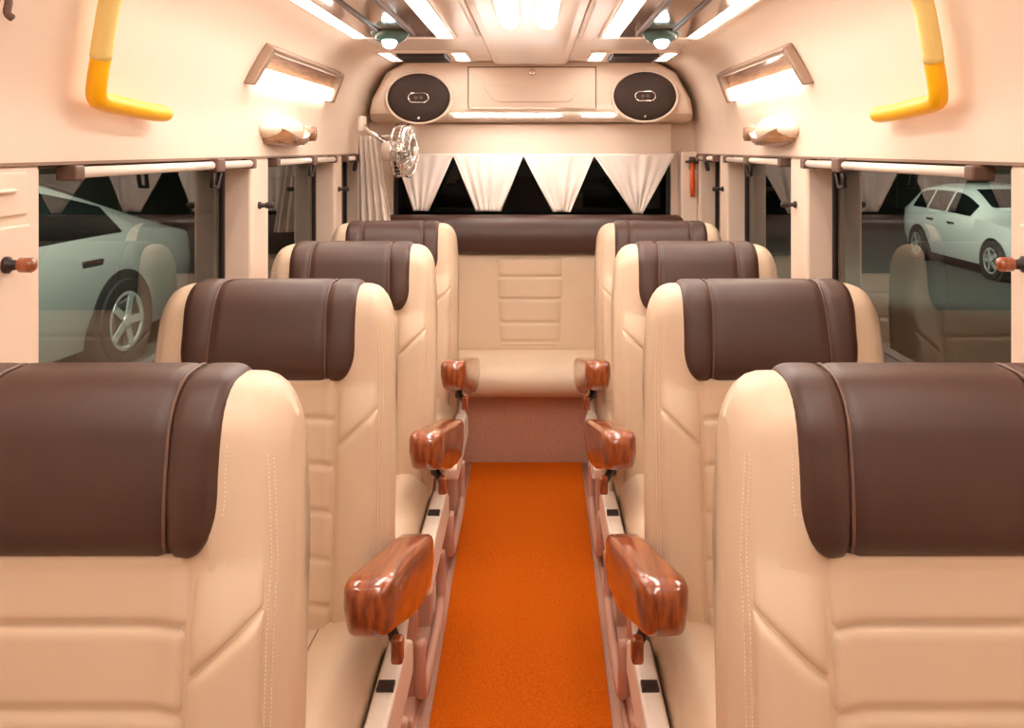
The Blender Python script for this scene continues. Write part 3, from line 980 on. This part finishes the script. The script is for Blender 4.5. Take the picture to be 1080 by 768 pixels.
def car(name, loc, rz, paint, prof, label, Lc):
    """prof: list of (y, z_sill, z_belt, z_roof, half_belt, half_roof); nose at +y"""
    o = empty(name, loc, label, 'car'); o.rotation_euler = (0, 0, rz)
    def ring(p):
        y, zs, zb, zr, hb, hr = p
        pts = [(hb*.90, zs), (hb*.985, zs+(zb-zs)*.35), (hb, zs+(zb-zs)*.7), (hb*.97, zb), (hr+.02, zr-(zr-zb)*.12 if zr-zb > .05 else zr-.005), (hr*.8, zr), (hr*.4, zr+.012)]
        return [Vector((x, y, z)) for x, z in pts]+[Vector((-x, y, z)) for x, z in reversed(pts)]
    # interpolate along y
    P = smooth_path([(p[0], p[2], p[3]) for p in prof], 5)
    Q = smooth_path([(p[1], p[4], p[5]) for p in prof], 5)
    full = [(a.x, b.x, a.y, max(a.z, a.y+.004), b.y, b.z) for a, b in zip(P, Q)]
    bm = bmesh.new(); loft(bm, [ring(p) for p in full])
    b = link('body', bm, paint, o, smooth=True); b.data.set_sharp_from_angle(angle=math.radians(40))
    # side and end windows as patches a few mm off the body
    def at(y):
        for p, q in zip(full, full[1:]):
            if p[0] <= y <= q[0]:
                t = (y-p[0])/(q[0]-p[0]+1e-9); return tuple(a+(b_-a)*t for a, b_ in zip(p, q))
        return full[-1]
    for sx in (-1, 1):
        for (ya, yb) in Lc['glass']:
            bm = bmesh.new(); G = []
            for i in range(21):
                y = ya+(yb-ya)*i/20; _, zs, zb, zr, hb, hr = at(y)
                k0 = .10; k1 = .86
                A = Vector((hb*.97, y, zb)); B = Vector((hr+.02, y, zr-(zr-zb)*.12))
                row = []
                if zr-zb < .06: continue
                for k in (k0, k0+(k1-k0)/2, k1):
                    v = A.lerp(B, k); row.append(bm.verts.new((sx*(v.x+.006), v.y, v.z+.003)))
                G.append(row)
            for a, c in zip(G, G[1:]):
                for i in range(2): bm.faces.new((a[i], a[i+1], c[i+1], c[i]))
            w = link('side_window', bm, M['car_glass'], o, smooth=True)
            md = w.modifiers.new('solid', 'SOLIDIFY'); md.thickness = .006; md.offset = 0
        for y in Lc['handles']:
            _, zs, zb, zr, hb, hr = at(y)
            bm = bmesh.new(); box(bm, sx*hb*.985-.02, sx*hb*.985+.02, y-.12, y+.12, zb-.16, zb-.125)
            link('door_handle', bm, M['dark'], o, bevel=.01)
        for y in Lc['wheels']:
            _, zs, zb, zr, hb, hr = at(y)
            Rm = Matrix.Translation((sx*(hb-.16), y, .33)) @ Matrix.Rotation(PI/2*sx, 4, 'Y')
            bm = bmesh.new(); lathe(bm, [(.39, .0), (.39, .166), (.34, .170)], 36, Rm)
            link('wheel_arch', bm, M['rubber'], o, smooth=False)
            bm = bmesh.new(); lathe(bm, [(.30, .0), (.33, .03), (.33, .16), (.31, .185), (.23, .19), (.22, .178)], 36, Rm)
            wh = link('wheel', bm, M['rubber'], o, smooth=True); wh.data.set_sharp_from_angle(angle=math.radians(40))
            bm = bmesh.new(); lathe(bm, [(.225, .17), (.225, .186), (.20, .188), (.19, .178)], 36, Rm)
            for k in range(5):
                a = 2*PI*k/5
                box(bm, -.03, .03, .02, .21, .176, .19, Rm @ Matrix.Rotation(a, 4, 'Z'))
            lathe(bm, [(.05, .17), (.05, .196), (.03, .2)], 16, Rm)
            link('rim', bm, M['car_silver'], wh)
    for (ya, yb, wx) in Lc['screens']:
        bm = bmesh.new(); G = []
        for i in range(9):
            y = ya+(yb-ya)*i/8; _, zs, zb, zr, hb, hr = at(y)
            row = []
            for k in range(7):
                f = -.88+1.76*k/6; row.append(bm.verts.new((f*hr, y, zr+.012*(1-abs(f))+.006)))
            G.append(row)
        for a, c in zip(G, G[1:]):
            for i in range(6): bm.faces.new((a[i], a[i+1], c[i+1], c[i]))
        w = link('windscreen', bm, M['car_glass'], o, smooth=True)
        md = w.modifiers.new('solid', 'SOLIDIFY'); md.thickness = .006; md.offset = 0
    ends = ((full[-1][0], 'red_lamp' if Lc['rear_plus'] else 'light_cover'), (full[0][0], 'light_cover' if Lc['rear_plus'] else 'red_lamp'))
    for ye, mt in ends:
        p = at(ye); sgn = 1 if ye > 0 else -1
        for sx in (-1, 1):
            bm = bmesh.new(); box(bm, sx*p[4]*.78-.16, sx*p[4]*.78+.16, ye-sgn*.25, ye+sgn*.012, p[2]-.20, p[2]-.07) if sgn > 0 else box(bm, sx*p[4]*.78-.16, sx*p[4]*.78+.16, ye-.012, ye+.25, p[2]-.20, p[2]-.07)
            link('tail_lamp' if mt == 'red_lamp' else 'headlamp', bm, M[mt], o, bevel=.03, seg=3)
    return o
# silver sedan outside the left window, its tail towards the rear of the van
sedan = [(-2.25, .22, .62, .66, .70, .62), (-2.1, .20, .74, .78, .80, .66), (-1.2, .18, .88, .92, .86, .64), (-.75, .18, .92, 1.10, .88, .62), (-.1, .18, .93, 1.42, .89, .58),
         (.5, .18, .94, 1.46, .89, .57), (1.0, .18, .96, 1.36, .89, .58), (1.75, .2, .98, 1.13, .88, .62), (2.15, .22, .96, 1.01, .86, .66), (2.5, .26, .88, .92, .80, .64), (2.62, .34, .72, .76, .72, .6)]
sc_ = car('car', (-4.58, 6.32, GZ), math.radians(-7), M['car_silver'], sedan, 'silver sedan parked outside the left windows',
    dict(glass=[(-.62, .22), (.30, 1.38)], handles=[-.0, .95], wheels=[-1.35, 1.33], screens=[(-.78, -.15, 0), (1.05, 1.78, 0)], rear_plus=True))
sc_.scale = (1.12, 1.12, 1.1)
suv = [(-2.2, .25, .70, .74, .70, .62), (-2.05, .22, .86, .90, .82, .66), (-1.2, .2, .98, 1.02, .87, .66), (-.75, .2, 1.0, 1.20, .88, .64), (-.15, .2, 1.0, 1.50, .89, .62),
       (.5, .2, 1.01, 1.56, .89, .62), (1.3, .2, 1.02, 1.52, .89, .62), (1.75, .22, 1.03, 1.38, .88, .63), (2.05, .25, 1.0, 1.10, .84, .64), (2.15, .34, .84, .88, .78, .62)]
wc_ = car('car', (7.0, 13.8, GZ), 0, M['car_white'], suv, 'white hatchback parked outside the right windows',
    dict(glass=[(-.6, .2), (.28, .95), (1.03, 1.6)], handles=[0, .8], wheels=[-1.35, 1.3], screens=[(-.78, -.2, 0), (1.72, 2.02, 0)], rear_plus=True))
wc_.scale = (.9, .9, .80)

# ------------------------------------------------------------------ LIGHT OUTSIDE
def lamp(loc, aim, energy, col):
    l = bpy.data.lights.new('car_fill_spot', 'SPOT'); l.energy = energy; l.color = col; l.shadow_soft_size = .3  # unseen spot added to light a parked car
    l.spot_size = math.radians(95); l.spot_blend = .6
    o = bpy.data.objects.new('car_fill_spot', l); C.objects.link(o); o.location = loc
    o.rotation_euler = (Vector(aim)-Vector(loc)).to_track_quat('-Z', 'Y').to_euler()
lamp((-1.5, 5.0, 4.2), (-5.5, 7.5, 0), 3000, (1, 1, .92))
lamp((3.0, 11.0, 4.2), (6.8, 13.6, 0), 2600, (1, 1, .92))
w = bpy.data.worlds.new('night'); bpy.context.scene.world = w; w.use_nodes = True
bg = w.node_tree.nodes['Background']; bg.inputs[0].default_value = (.05, .055, .045, 1); bg.inputs[1].default_value = .5

# ------------------------------------------------------------------ CAMERA
cam = bpy.data.cameras.new('camera'); co = bpy.data.objects.new('camera', cam); C.objects.link(co)
co.location = (0, 0, CAMZ); co.rotation_euler = (PI/2, 0, 0)
cam.sensor_width = 36; cam.lens = 975/1080*36
cam.shift_x = -24/1080; cam.shift_y = -227/1080
cam.clip_start = .05
sc = bpy.context.scene; sc.camera = co
sc.view_settings.view_transform = 'Standard'; sc.view_settings.look = 'None'
sc.view_settings.exposure = 0.24; sc.view_settings.gamma = 1
sc.view_settings.use_curve_mapping = False
try:
    sc.cycles.max_bounces = 8; sc.cycles.diffuse_bounces = 5; sc.cycles.glossy_bounces = 4; sc.cycles.transparent_max_bounces = 12
    sc.cycles.sample_clamp_indirect = 6; sc.cycles.use_denoising = True; sc.cycles.caustics_reflective = False
except Exception: pass
